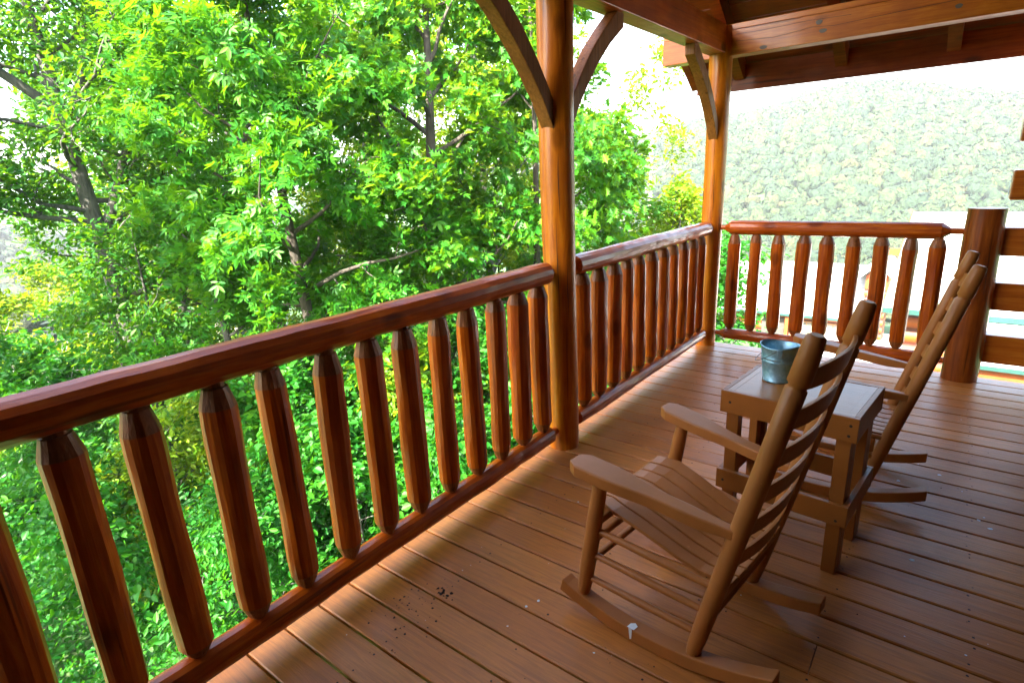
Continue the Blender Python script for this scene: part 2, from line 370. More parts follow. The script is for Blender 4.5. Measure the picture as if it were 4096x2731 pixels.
def baluster(loc, z0, z1, r, seed, parent):
    rs = random.Random(seed); H = z1 - z0
    sh, lo = rs.uniform(.045, .072), rs.uniform(.035, .06)
    st = [(0, .022), (.02, .024), (.022, .032), (lo + .02, r * .97)]
    n = 12
    st += [(lo + .02 + (H - .04 - sh - lo) * i / n, r * (1 + .03 * math.sin(i * .7 + seed))) for i in range(1, n)]
    st += [(H - sh - .02, r * 1.0), (H - .019, .036), (H - .018, .029), (H, .028)]
    bx, by = rs.uniform(-.004, .004), rs.uniform(-.004, .004)
    pts = [(bx * math.sin(s / H * 3.1), by * math.sin(s / H * 3.1), s) for s, q in st]
    mb = MB(); nn = 16; w = wobbler(seed, nn, len(st), .06, 5)
    mb.tube(pts, [q for s, q in st], nn, False, True, w, rs.uniform(0, 6))
    # cut cones take the rough material
    per = nn
    for fi in range((len(st) - 1) * nn):
        ring = fi // nn
        if ring >= len(st) - 4: mb.mi[fi] = 1
        if ring <= 2: mb.mi[fi] = 1
    o = mb.build('baluster', [logz, cone], parent); o.location = (loc[0], loc[1], z0); o.rotation_euler = (rs.uniform(-.012, .012), rs.uniform(-.012, .012), 0); return o
HT, HB = 1.045, .121
def railing(name, label, p0, p1, bal, seed, mat, tt0, tt1, tp0, tp1, group='log railing sections around the deck'):
    root = empty('log_railing', (0, 0, 0), 0, label, 'railing', group)
    def P(p, z): return (p[0], p[1], z)
    rail('top_rail', P(p0, HT), P(p1, HT), .059, seed, mat, root, tt0, tt1, tp0, tp1)
    rail('bottom_rail', P(p0, HB), P(p1, HB), .050, seed + 1, mat, root, tt0, tt1, tp0, tp1)
    rs = random.Random(seed)
    for i, b in enumerate(bal): baluster(b, HB + .036, HT - .042, rs.uniform(.047, .057), seed * 31 + i, root)
    return root
BA = [-2.842, -2.652, -2.462, -2.272, -2.085, -1.89, -1.707, -1.516, -1.326, -1.143, -.953, -.762, -.578, -.395, -.207]
railing('a', 'left log railing nearest the viewer, fat round balusters between dark red rails', (0, -2.97), (0, -.08), [(0, y) for y in BA], 11, logy, .035, .045, .02, .02)
BA2 = [.235, .42, .607, .797, .987, 1.184, 1.379, 1.575, 1.77, 1.96, 2.15]
railing('a', 'left log railing section between the middle post and the far corner post', (0, .08), (0, L - .08), [(0, y) for y in BA2], 23, logy, .045, .035, .02, .02)
BB = [.201, .377, .555, .731, .907, 1.079, 1.261, 1.432, 1.602]
railing('a', 'far log railing across the end of the deck, in front of the neighbouring roofs', (.085, L), (X3 - .09, L), [(x, L) for x in BB], 37, logx, .035, .09, .05, .05)

# beams
def beams():
    b = MB(); b.box((-.075, -3.3, 2.392), (.06, L - .032, 2.592)); o = b.build('roof_beam', beamy, bevel=.004)
    tag(o, 'heavy square beam running above the left railing, resting on the tall posts', 'beam', 'roof beams')
    b = MB(); b.box((-.475, L - .03, 2.372), (3.2, L + .11, 2.555)); o = b.build('roof_beam', beamx, bevel=.004)
    tag(o, 'knotty square beam across the far end of the deck, above the far railing', 'beam', 'roof beams')
    t = MB(); t.box((-.475, L - .026, 2.5565), (3.2, L + .106, 2.597)); t.build('top_plate', beamx, o, bevel=.003)
    k = MB()
    for (x, z, a, c) in ((.70, 2.50, .022, .016), (.73, 2.44, .026, .014), (.33, 2.395, .028, .014), (1.5, 2.45, .02, .014), (2.1, 2.48, .02, .015)):
        k.add([(x + a * math.cos(i) * (1 + .1 * math.sin(3 * i)), L - .0325, z + c * math.sin(i)) for i in np.linspace(0, 2 * math.pi, 15)[:-1]], [tuple(range(14))])
    kn = plain('knot', (.10, .055, .03), .5); ko = k.build('knot', kn, o, fixn=False)
    k = MB()
    for pts in ([(.12, 2.47), (.4, 2.452), (.66, 2.475), (.8, 2.462), (1.2, 2.478), (1.9, 2.50)], [(.12, 2.52), (.3, 2.515), (.62, 2.522), (.9, 2.513)]):
        for q in range(len(pts) - 1):
            (xa, za), (xb, zb) = pts[q], pts[q + 1]; k.add([(xa, L - .0318, za - .0012), (xb, L - .0318, zb - .0012), (xb, L - .0318, zb + .0012), (xa, L - .0318, za + .0012)], [(0, 1, 2, 3)])
    k.build('crack', hole_m, o, fixn=False)
beams()
def brace(y0, s, label):
    lo = [(.082, 1.755), (.115, 1.80), (.17, 1.885), (.26, 1.99), (.37, 2.105), (.50, 2.215), (.655, 2.318)]
    hi = [(.655, 2.39), (.575, 2.39), (.44, 2.285), (.31, 2.172), (.20, 2.05), (.115, 1.94), (.082, 1.89)]
    mb = MB(); out = [(y0 + s * y, z) for y, z in lo + hi]; mb.prism(out, 'x', -.038, .036); o = mb.build('curved_brace', bracem, bevel=.005)
    tag(o, label, 'brace', 'curved braces under the roof beam')
brace(0, -1, 'curved wooden brace on the camera side of the middle post')
brace(0, 1, 'curved wooden brace on the far side of the middle post')
brace(L, -1, 'curved wooden brace at the far corner post')

# porch roof: gable with the ridge along x
def roof():
    root = empty('porch_roof', (0, 0, 0), 0, 'dark reddish wooden porch roof with exposed rafters and boarded underside', 'roof')
    S = .655; RY = -.3
    def zb(y): return 2.597 + S * ((L + .11) - y) if y >= RY else 2.597 + S * ((L + .11) - RY) - S * (RY - y)
    RD = .165                                # rafter depth measured upright
    y1 = 3.03; y0 = 2 * RY - y1
    for x, w in ((-.03, .082), (.765, .082), (1.485, .082), (2.24, .082), (-.445, .06)):
        ny = y1 if x > -.4 else y1 + .06
        out = [(ny, zb(ny) + .02), (ny - .02, zb(ny - .02)), (RY, zb(RY)), (2 * RY - ny + .02, zb(2 * RY - ny + .02)), (2 * RY - ny, zb(2 * RY - ny) + RD), (RY, zb(RY) + RD), (ny, zb(ny) + RD)]
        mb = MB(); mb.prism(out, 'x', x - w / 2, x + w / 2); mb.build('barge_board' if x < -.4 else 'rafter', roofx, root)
    # boards: each a plank running along x
    mb = MB(); n = 24; f = .004
    for side in (1, -1):
        for i in range(n):
            ya, yb = RY + (y1 + .05 - RY) * i / n, RY + (y1 + .05 - RY) * (i + 1) / n - .006
            P = [(ya, zb(ya) + RD + f), (yb, zb(yb) + RD + f), (yb, zb(yb) + RD + f + .022), (ya, zb(ya) + RD + f + .022)]
            if side < 0: P = [(2 * RY - a, z) for a, z in P]
            mb.prism(P, 'x', -.47, 3.4)
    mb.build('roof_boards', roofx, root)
    mb = MB()
    for s in (1, -1):
        yy = y1 + .002; a = [(yy, 2.185), (yy + .03, 2.185), (yy + .03, 2.40), (yy, 2.40)]
        mb.prism([(q if s > 0 else 2 * RY - q, z) for q, z in a], 'x', -.414, 3.4)
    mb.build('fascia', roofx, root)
    mb = MB(); sh = plain('roof_shingle', (.10, .08, .065), .9)
    for s in (1, -1):
        e = y1 + .07; a = [(RY, zb(RY) + RD + .035), (e, zb(e) + RD + .035), (e, zb(e) + RD + .055), (RY, zb(RY) + RD + .058)]
        mb.prism([(q if s > 0 else 2 * RY - q, z) for q, z in a], 'x', -.5, 3.4)
    mb.build('roof_covering', sh, root)
roof()
# house walls of squared logs; their butt ends stick out past the corner
def house():
    root = empty('log_wall', (1.925, L + .07, 0), 0, 'dark red squared log ends jutting from the house corner behind the short post', 'log wall')
    for z0, z1 in ((.138, .337), (.514, .703), (.885, 1.071), (1.248, 1.437), (1.611, 1.80), (1.98, 2.17)):
        mb = MB(); mb.box((0, -.06, z0), (4.5, .09, z1)); mb.build('log', beamx, root, bevel=.008)
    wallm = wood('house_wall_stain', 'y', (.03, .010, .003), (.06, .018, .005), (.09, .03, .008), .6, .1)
    side = empty('log_wall', (2.38, 0, 0), 0, 'squared log side wall of the house beside the deck', 'log wall')
    for i in range(11):
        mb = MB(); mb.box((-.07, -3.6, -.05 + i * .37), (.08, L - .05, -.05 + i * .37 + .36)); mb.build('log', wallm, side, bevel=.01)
    back = empty('log_wall', (0, -3.72, 0), 0, 'squared log wall of the house closing the near end of the deck', 'log wall')
    for i in range(11):
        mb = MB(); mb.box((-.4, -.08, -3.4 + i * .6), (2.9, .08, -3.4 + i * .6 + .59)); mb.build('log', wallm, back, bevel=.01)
house()

# ------------------------------------------------------------------ rocking chairs, table, bucket
def rocking_chair(loc, th, ht, vt, wt, label):
    """local x runs to the back of the chair, local y to its far side"""
    root = empty('rocking_chair', (loc[0], loc[1], 0), th, label, 'rocking chair', 'brown slatted rocking chairs')
    def rocker_u(v): return .2635 - .0889 * v
    RC, RV = .95, .28
    def rb(v): return (v - RV) ** 2 / (2 * RC)
    for s in (-1, 1):
        # rocker
        vs = [-.085 + (.655 + .085) * i / 22 for i in range(23)]
        lo = [(v, rb(v) + .002) for v in vs]; hi = [(v + (.012 if i in (0,) else 0), rb(v) + .052) for i, v in enumerate(vs)][::-1]
        mb = MB(); mb.prism(lo + hi, 'y', -.027, .027, lambda x, y, z, s=s: (x, s * rocker_u(x) + y, z)); rk = mb.build('rocker', chair_m, root, bevel=.004)
        if s < 0 and loc[1] < 0:
            d = MB(); v = .205; u = -rocker_u(v)
            out = [(v - .014, u - .0272), (v + .002, u - .0272), (v + .012, u - .026), (v + .014, u - .004), (v, u + .004), (v - .012, u - .006)]
            d.add([(x, y, rb(v) + .0545) for x, y in out], [tuple(range(6))])
            d.add([(v - .008, u - .0278, rb(v) + .054), (v + .006, u - .0278, rb(v) + .054), (v + .004, u - .0278, rb(v) + .014), (v - .003, u - .0278, rb(v) + .01)], [(0, 1, 2, 3)])
            d.build('dropping', white_m, rk, fixn=False)
        # front leg
        b, t = Vector((0, s * .263, .08)), Vector((.085, s * .268, .602)); st = [0, .04, .12, .3, .6, .82, .93, 1]; rr = [.018, .022, .0255, .0275, .0275, .026, .023, .019]
        mb = MB(); mb.tube([b.lerp(t, q) for q in st], rr, 18); mb.build('front_leg', chair_m, root)
        # back post with turned cap
        b, t = Vector((.405, s * .227, .052)), Vector((vt, s * wt / 2, ht))
        st = [0, .02, .06, .15, .45, .7, .868, .873, .881, .886, .94, .98, .995, 1]; rr = [.019, .023, .026, .0275, .0285, .028, .0275, .0225, .0225, .0285, .0275, .0255, .023, .015]
        mb = MB(); mb.tube([b.lerp(t, q) for q in st], rr, 20); mb.build('back_post', chair_m, root)
        # arm: plan outline swept over a side profile
        bq = b.lerp(t, .475)
        xs = [i / 16 for i in range(17)]; top = []; va, vb = -.012, bq.x - .012
        hw = lambda q: .027 + .023 * (1 - sst(.22, .62, q)) - .010 * sst(.7, 1, q) - (.022 * (1 - q / .06) ** 2 if q < .06 else 0)
        zc = lambda q: .634 - .010 * math.sin(q * math.pi) - .072 * q ** 1.5
        th_ = lambda q: .041 - .012 * sst(.8, 1, q)
        cu = lambda q: s * (.288 - .012 * math.sin(q * 3.1) - (.288 - abs(bq.y) - .012) * q ** 2)
        vs = []; fs = []
        for q in xs:
            x = va + (vb - va) * q; c = cu(q); w = hw(q); z = zc(q); h = th_(q)
            vs += [(x, c - w, z), (x, c + w, z), (x, c + w, z - h), (x, c - w, z - h)]
        for i in range(16):
            a = i * 4; fs += [(a + j, a + (j + 1) % 4, a + 4 + (j + 1) % 4, a + 4 + j) for j in range(4)]
        fs += [(3, 2, 1, 0), (64, 65, 66, 67)]
        mb = MB(); mb.add(vs, fs); mb.tube([(vb - .01, cu(1), zc(1) - .013), (bq.x, bq.y, zc(1) - .013)], .009, 10); mb.build('armrest', chair_m, root, bevel=.005)
        # side stretchers
        for (v0, z0, v1, z1) in ((.055, .37, .475, .335), (.036, .268, .452, .236), (.018, .165, .428, .143)):
            mb = MB(); mb.tube([(v0, s * .263, z0), ((v0 + v1) / 2, s * .2445, (z0 + z1) / 2), (v1, s * .226, z1)], [.011, .0145, .011], 12); mb.build('stretcher', chair_m, root)
    for (v, z, w) in ((.05, .33, .262), (.033, .235, .262), (.445, .2, .226)):
        mb = MB(); mb.tube([(v, -w, z), (v, w, z)], .013, 12); mb.build('stretcher', chair_m, root)
    # seat: long bent slats
    pr = [(-.012, .418), (-.006, .434), (.012, .446), (.05, .450), (.10, .444), (.17, .424), (.25, .396), (.33, .368), (.40, .350), (.46, .345), (.50, .348)]
    mb = MB(); n = 7
    for k in range(n):
        vs = []; fs = []
        for (v, z) in pr:
            W_ = (.245 - .075 * max(0, v)) if v > .07 else .215
            W_ = min(W_, .24 - .09 * max(0, v))
            a = -W_ + 2 * W_ * k / n + .0042; b = -W_ + 2 * W_ * (k + 1) / n - .0042; dip = lambda u: z - .012 * (1 - (u / W_) ** 2)
            vs += [(v, a, dip(a)), (v, b, dip(b)), (v, b, dip(b) - .013), (v, a, dip(a) - .013)]
        for i in range(len(pr) - 1):
            q = i * 4; fs += [(q + j, q + (j + 1) % 4, q + 4 + (j + 1) % 4, q + 4 + j) for j in range(4)]
        e = (len(pr) - 1) * 4; fs += [(3, 2, 1, 0), (e, e + 1, e + 2, e + 3)]
        mb.add(vs, fs)
    mb.build('seat', chair_x, root, bevel=.003)
    for (v, z, w) in ((.055, .418, .262), (.475, .322, .222)):
        mb = MB(); mb.box((v - .016, -w, z - .028), (v + .016, w, z)); mb.build('seat_rail', chair_m, root, bevel=.004)
    # back slats bowed to the rear
    b, t = Vector((.405, .227, .052)), Vector((vt, wt / 2, ht))
    tops = [1.035, .918, .800, .683, .567, .455]; sc = ht / 1.132
    for zt_ in tops:
        zt_ *= sc; h = .054; mb = MB(); vs = []; fs = []; m = 14
        for i in range(m + 1):
            q = -1 + 2 * i / m; hh = h * (1 + .16 * (1 - q * q))
            for (zz, off) in ((zt_ + .008 * (1 - q * q), 0), (zt_ - hh, 0)):
                f_ = (zz - b.z) / (t.z - b.z); P = b.lerp(t, f_); bow = .034 * (1 - q * q)
                vs += [(P.x + bow - .006, P.y * q, zz), (P.x + bow + .006, P.y * q, zz)]
        for i in range(m):
            a = i * 4; fs += [(a, a + 1, a + 5, a + 4), (a + 1, a + 3, a + 7, a + 5), (a + 3, a + 2, a + 6, a + 7), (a + 2, a, a + 4, a + 6)]
        fs += [(0, 2, 3, 1), (m * 4, m * 4 + 1, m * 4 + 3, m * 4 + 2)]
        mb.add(vs, fs, False); mb.build('back_slat', chair_m, root, bevel=.002)
    return root
def sst(a, b, x):
    t = min(1, max(0, (x - a) / (b - a))); return t * t * (3 - 2 * t)
rocking_chair((.820, -.838), -.124, 1.15, .668, .438, 'brown wooden rocking chair nearest the viewer, white dropping on its rocker')
rocking_chair((1.071, .46), .044, 1.125, .697, .431, 'brown wooden rocking chair beyond the table, in front of the short log post')

def table():
    w, d, h, ap = .50, .401, .665, .094
    root = empty('side_table', (1.273, -.184, 0), -.094, 'square brown wooden side table with low shelf between the two rocking chairs', 'table')
    hw, hd = w / 2, d / 2
    mb = MB()
    mb.box((-hw + .045, -hd + .021, h - .02), (hw - .045, -hd + .0205 + .1197, h - .0006)); mb.box((-hw + .045, -hd + .1404, h - .02), (hw - .045, -hd + .2595, h - .0006)); mb.box((-hw + .045, -hd + .2597, h - .02), (hw - .045, hd - .021, h - .0006))
    mb.box((-hw + .0205, -hd + .0205, h - .02), (-hw + .0445, hd - .021, h)); mb.box((hw - .0445, -hd + .0205, h - .02), (hw - .021, hd - .021, h)); mb.build('tabletop', table_top_m, root)
    def frame(z0, z1, nm):
        mb = MB(); mb.box((-hw, -hd, z0), (hw, -hd + .02, z1)); mb.box((-hw, hd - .02, z0), (hw, hd, z1))
        mb.box((-hw + .001, -hd + .0205, z0), (-hw + .02, hd - .0205, z1)); mb.box((hw - .02, -hd + .0205, z0), (hw - .001, hd - .0205, z1)); return mb.build(nm, table_m, root, bevel=.002)
    ap_ = frame(h - ap, h + .001, 'apron'); sf = frame(.224, .311, 'shelf_frame')
    sh = MB()
    for i in range(3): sh.box((-hw + .0205, -hd + .022 + i * .12, .285), (hw - .0205, -hd + .022 + i * .12 + .114, .303))
    for sx in (-1, 1):
        for sy in (-1, 1):
            mb = MB(); a = (sx * (hw - .0205), sy * (hd - .0205)); b = (sx * (hw - .0205 - .05), sy * (hd - .0205 - .035)); c = (sx * (hw - .0205 - .034), sy * (hd - .0205 - .035 - .055))
            mb.box((min(a[0], b[0]), min(a[1], b[1]), 0), (max(a[0], b[0]), max(a[1], b[1]), h - .0205)); 
            mb.box((min(a[0], c[0]), min(b[1], c[1]) if sy > 0 else b[1] + .0005, 0), (max(a[0], c[0]), b[1] - .0005 if sy > 0 else max(b[1], c[1]), h - .0205)); mb.build('leg', table_m, root, bevel=.002)
    for (nm, par, pts) in (('plug_hole', ap_, ((-hw + .04, h - .045), (hw - .025, h - .03), (hw - .028, h - .07))), ('plug_hole', sf, ((-hw + .03, .265), (hw - .035, .245)))):
        for x, z in pts:
            mb = MB(); mb.add([(x + .0055 * math.cos(i), -hd - .0006, z + .0055 * math.sin(i)) for i in np.linspace(0, 2 * math.pi, 13)[:-1]], [tuple(range(12))])
            mb.build(nm, hole_m, par, fixn=False)
    bk = empty('bucket', (1.163, -.128, h + .0015), .3, 'small dented galvanised metal bucket standing on the wooden side table', 'bucket')
    prof = [(.0, .004), (.054, .004), (.0555, .0), (.058, .0), (.0585, .006), (.057, .008), (.0645, .082), (.0665, .085), (.0665, .090), (.065, .093), (.0655, .098), (.0675, .101), (.0675, .105), (.066, .108), (.0725, .148), (.0752, .150), (.0755, .154), (.073, .156), (.0705, .152), (.064, .108), (.0625, .085), (.0545, .007), (0, .007)]
    mb = MB(); n = 48; vs = []; fs = []
    for r, z in prof:
        for j in range(n):
            a = 2 * math.pi * j / n; k = z / .155; rr = r * (1 + k * (.02 * math.cos(2 * a + .5) + .01 * math.sin(3 * a))); vs.append((rr * math.cos(a), rr * math.sin(a), z + (.004 * k * math.cos(a * 2 + 1) if z > .14 else 0)))
    for i in range(len(prof) - 1):
        for j in range(n): fs.append((i * n + j, i * n + (j + 1) % n, (i + 1) * n + (j + 1) % n, (i + 1) * n + j))
    mb.add(vs, fs, True); mb.build('body', galv_m, bk)
    mb = MB(); pts = []
    for i in range(25):                       # bail resting against the left side
        a = math.pi * i / 24; pts.append((-.01 - .082 * math.sin(a) * .98, .074 * math.cos(a), .142 - .062 * math.sin(a)))
    mb.tube(pts, .0014, 8); ha = mb.build('handle', wire_m, bk); ha.rotation_euler = (0, 0, -.1)
    for s in (-1, 1):
        mb = MB(); mb.box((-.014, s * .0745 - .003, .118), (.006, s * .0745 + .003, .148)); mb.build('ear', galv_m, bk, bevel=.002)
table()

# ------------------------------------------------------------------ neighbouring cabins down the slope
cab_log = None
def cabin_mats():
    m, t, b, o = newmat('golden_logs')
    tc = N(t, 'TexCoord'); wv = N(t, 'TexWave', wave_type='BANDS', bands_direction='Z'); wv.inputs['Scale'].default_value = .82; wv.inputs['Distortion'].default_value = .4; t.links.new(tc.outputs['Object'], wv.inputs[0])
    t.links.new(ramp(t, wv.outputs[1], [(.12, (.05, .008, .001)), (.35, (.20, .040, .003)), (.8, (.27, .066, .005))]), b.inputs['Base Color']); b.inputs['Roughness'].default_value = .6; bump(t, b, wv.outputs[1], .8, .06)
    r_, t2, b2, o2 = newmat('pale_roof')
    tc = N(t2, 'TexCoord'); wv = N(t2, 'TexWave', wave_type='BANDS', bands_direction='Y'); wv.inputs['Scale'].default_value = .9; t2.links.new(tc.outputs['Object'], wv.inputs[0])
    n1 = noise(t2, mapping(t2, (2, 1, 1), 'Object', False), 3, 5, .7)
    t2.links.new(mixc(t2, ramp(t2, wv.outputs[1], [(.02, (.5, .5, .5)), (.12, (0, 0, 0))]), ramp(t2, n1, [(.3, (.46, .45, .44)), (.7, (.58, .57, .55))]), (.33, .32, .31)), b2.inputs['Base Color']); b2.inputs['Roughness'].default_value = .6
    return m, r_
cab_log, cab_roof = cabin_mats()
gut_m = plain('green_gutter', (.008, .05, .042), .9); glass_m = plain('window_glass', (.16, .15, .14), .15); trim_m = plain('window_trim', (.30, .13, .05), .7); porch_m = plain('golden_timber', (.24, .048, .004), .7)
dark_m = plain('dark_lattice', (.06, .05, .045), .8)
def cabin(label, x0, x1, ye, yr, ze, zr, zfloor, wins, posts, lattice, over=.5):
    root = empty('log_cabin', ((x0 + x1) / 2, ye + over, zfloor), 0, label, 'cabin')
    ox, oy, oz = root.location
    def b(name, a, c, m, par=root, ch=0): mb = MB(); mb.box((a[0] - ox, a[1] - oy, a[2] - oz), (c[0] - ox, c[1] - oy, c[2] - oz)); return mb.build(name, m, par, bevel=ch)
    yb = 2 * yr - ye; T = .14
    w = MB(); wf, wb_ = ye + over, yb - over; s = (zr - ze) / (yr - ye)
    zt = lambda y: (ze + s * (y - ye) if y <= yr else zr - s * (y - yr)) - .02
    out = [(wf - oy, zfloor - 1.5 - oz), (wb_ - oy, zfloor - 1.5 - oz), (wb_ - oy, zt(wb_) - oz), (yr - oy, zr - .02 - oz), (wf - oy, zt(wf) - oz)]
    w.prism(out, 'x', x0 + .5 - ox, x1 - .5 - ox); wall = w.build('wall', cab_log, root)
    r = MB(); r.prism([(ye - oy, ze - oz), (yr - oy, zr - oz), (yb - oy, ze - oz), (yb - oy, ze + T - oz), (yr - oy, zr + T - oz), (ye - oy, ze + T - oz)], 'x', x0 - ox, x1 - ox); rf = r.build('roof', cab_roof, root)
    b('gutter', (x0, ye - .1, ze - .02), (x1, ye - .012, ze + .10), gut_m)
    for i in range(2):
        xx = x0 - .03 if i == 0 else x1 + .004; r = MB(); r.prism([(ye - oy, ze - .18 - oz), (yr - oy, zr - .18 - oz), (yb - oy, ze - .18 - oz), (yb - oy, ze + T + .01 - oz), (yr - oy, zr + T + .01 - oz), (ye - oy, ze + T + .01 - oz)], 'x', xx - ox, xx + .026 - ox); r.build('barge_board', porch_m, root)
    for (xa, xb, za, zb_) in wins:
        f = b('window', (xa - .08, wf - .05, za - .08), (xb + .08, wf - .004, zb_ + .08), trim_m)
        b('pane', (xa, wf - .058, za), (xb, wf - .052, zb_), glass_m, f)
        b('mullion', ((xa + xb) / 2 - .025, wf - .07, za), ((xa + xb) / 2 + .025, wf - .06, zb_), trim_m, f)
        b('crossbar', (xa, wf - .0595, (za + zb_) / 2 - .02), (xb, wf - .0585, (za + zb_) / 2 + .02), trim_m, f)
    for (xp, zlo) in posts: b('porch_post', (xp - .09, ye + .05, zlo), (xp + .09, ye + .23, ze - .02), porch_m)
    for (xa, xb, za, zb_) in lattice: b('lattice', (xa, wf - .03, za), (xb, wf - .004, zb_), dark_m)
    return root, b
rA, bA = cabin('log cabin with long pale roof low behind the far railing, small gable at its right', -9.2, -1.75, 31, 35, -6.55, -4.28, -8.4,
      [(-3.4, -2.5, -8.1, -6.95), (-4.6, -3.9, -8.1, -6.95)], [(-7.3, -9.2), (-5.2, -9.2), (-3.7, -9.2)], [(-6.6, -5.4, -8.2, -6.85)])
# gable porch at cabin A's right end
bA('porch_wall', (-1.74, 31.8, -9), (-.75, 33.5, -4.9), cab_log)
ox, oy, oz = rA.location
mb = MB(); mb.prism([(-2.3 - ox, -4.6 - oz), (-1.25 - ox, -3.55 - oz), (-.2 - ox, -4.6 - oz), (-.2 - ox, -4.48 - oz), (-1.25 - ox, -3.42 - oz), (-2.3 - ox, -4.48 - oz)], 'y', 31.3 - oy, 36 - oy); mb.build('porch_roof', cab_roof, rA)
mb = MB(); mb.prism([(-1.74 - ox, -4.9 - oz), (-.75 - ox, -4.9 - oz), (-.75 - ox, -4.2 - oz), (-1.25 - ox, -3.7 - oz), (-1.74 - ox, -4.2 - oz)], 'y', 31.75 - oy, 31.79 - oy); mb.build('gable', porch_m, rA)
rB, bB = cabin('log cabin with large pale roof seen at the right behind the short log post', .45, 11, 14.3, 21, -2.16, -.33, -5.0,
      [(2.5, 3.3, -4.4, -3.2), (4.3, 5.3, -4.4, -3.2)], [(1.62, -5.4)], [])
bB('ridge_beam', (.05, 18.2, -1.28), (.44, 18.42, -1.08), porch_m)
mb = MB(); ox, oy, oz = rB.location
mb.prism([(12.4 - oy, -2.80 - oz), (14.28 - oy, -2.3 - oz), (14.28 - oy, -2.2 - oz), (12.4 - oy, -2.70 - oz)], 'x', 1.9 - ox, 11 - ox); mb.build('porch_roof', cab_roof, rB)
bB('gutter', (1.9, 12.33, -2.80), (11, 12.39, -2.72), gut_m)
for xp in (2.0, 3.6, 5.2): bB('porch_post', (xp - .09, 12.5, -6), (xp + .09, 12.68, -2.83), porch_m)
bB('porch_beam', (1.9, 12.49, -3.1), (11, 12.7, -2.835), porch_m)
bB('porch_floor', (1.2, 12.3, -5.3), (11, 14.75, -5.12), porch_m)
bB('porch_rail', (1.95, 12.55, -4.2), (11, 12.63, -4.1), porch_m)
# driveway between the cabins
def drive():
    m = plain('pale_gravel', (.52, .49, .45), .9, 0, .15, 3); vs = []; fs = []; n = 26
    for i in range(n):
        y = 12 + i * .95; c = -2.2 + .02 * (y - 12) ** 1.3
        for k in range(7): x = c - 2.6 + k * .87; vs.append((x, y, gz(x, y) + .03))
    for i in range(n - 1):
        for k in range(6): a = i * 7 + k; fs.append((a, a + 1, a + 8, a + 7))
    mb = MB(); mb.add(vs, fs, True); tag(mb.build('driveway', m), kind='structure')
drive()

# ------------------------------------------------------------------ vegetation
def leaf_template(kind):
    """vertices (leaf base at the origin, length 1 along +y) and polygons"""
    if kind == 'lobed':
        side = [(.04, .12), (.13, .20), (.30, .22), (.16, .33), (.19, .40), (.46, .52), (.19, .55), (.20, .63), (.34, .80), (.12, .76), (.05, .84)]
    elif kind == 'oval': side = [(.05, .10), (.17, .28), (.24, .52), (.21, .74), (.09, .92)]
    elif kind == 'rough': side = [(.20, .30), (.26, .62)]
    elif kind == 'heart': side = [(.16, .02), (.36, .22), (.34, .50), (.16, .80)]
    if kind == 'compound':
        V = []; P = []
        for a, l in ((0, .62), (.85, .5), (-.85, .5), (1.5, .36), (-1.5, .36)):
            ca, sa = math.cos(a), math.sin(a); o = .38 if abs(a) < 1 else .22
            if a == 0: o = .38
            pts = [(0, 0), (.13, .35), (.11, .7), (0, 1), (-.11, .7), (-.13, .35)]; n = len(V)
            for x, y in pts:
                X, Y = x * l * 1.25, y * l; V.append((X * ca + Y * sa, o + Y * ca - X * sa, -.12 * y * l + abs(x) * .3 * l))
            P += [(n, n + 1, n + 2, n + 3), (n, n + 3, n + 4, n + 5)]
        return np.array(V), P
    k = len(side); V = [(0, 0, 0)] + [(x, y, abs(x) * .35 - .10 * y * y) for x, y in side] + [(0, 1, -.12)] + [(-x, y, abs(x) * .35 - .10 * y * y) for x, y in side[::-1]]
    return np.array(V), [tuple(range(k + 2)), tuple([0] + list(range(k + 1, 2 * k + 2)))]
def leaf_mesh(name, pos, size, rs, kind, mat, outward=None, droop=.35):
    tv, tp = leaf_template(kind); n = len(pos); size = np.broadcast_to(size, (n,)) * rs.uniform(.45, 1.3, n)
    # leaf axis: mostly sideways and a little down; normal: mostly up
    a = rs.normal(size=(n, 3)); a[:, 2] = a[:, 2] * .5 - droop
    if outward is not None: a += outward * .9
    a /= np.linalg.norm(a, axis=1)[:, None]
    nn = rs.normal(size=(n, 3)) * .75 + np.array([0, 0, 1.0]); nn -= a * (nn * a).sum(1)[:, None]; nn /= np.linalg.norm(nn, axis=1)[:, None] + 1e-9
    b = np.cross(a, nn)
    co = pos[:, None, :] + size[:, None, None] * (tv[None, :, 0, None] * b[:, None, :] + tv[None, :, 1, None] * a[:, None, :] + tv[None, :, 2, None] * nn[:, None, :])
    m = len(tv); me = bpy.data.meshes.new(name); me.vertices.add(n * m); me.vertices.foreach_set('co', co.reshape(-1).astype(np.float32))
    li = np.concatenate([np.array(p) for p in tp]); cnt = np.array([len(p) for p in tp])
    loops = (np.arange(n)[:, None] * m + li[None, :]).reshape(-1); tot = np.tile(cnt, n); st = np.concatenate([[0], np.cumsum(tot)[:-1]])
    me.loops.add(len(loops)); me.loops.foreach_set('vertex_index', loops.astype(np.int32)); me.polygons.add(len(tot)); me.polygons.foreach_set('loop_start', st.astype(np.int32)); me.polygons.foreach_set('loop_total', tot.astype(np.int32))
    me.materials.append(mat); me.update(calc_edges=True); return me
def link(name, me, parent=None):
    o = bpy.data.objects.new(name, me); C.objects.link(o)
    if parent: o.parent = parent
    return o
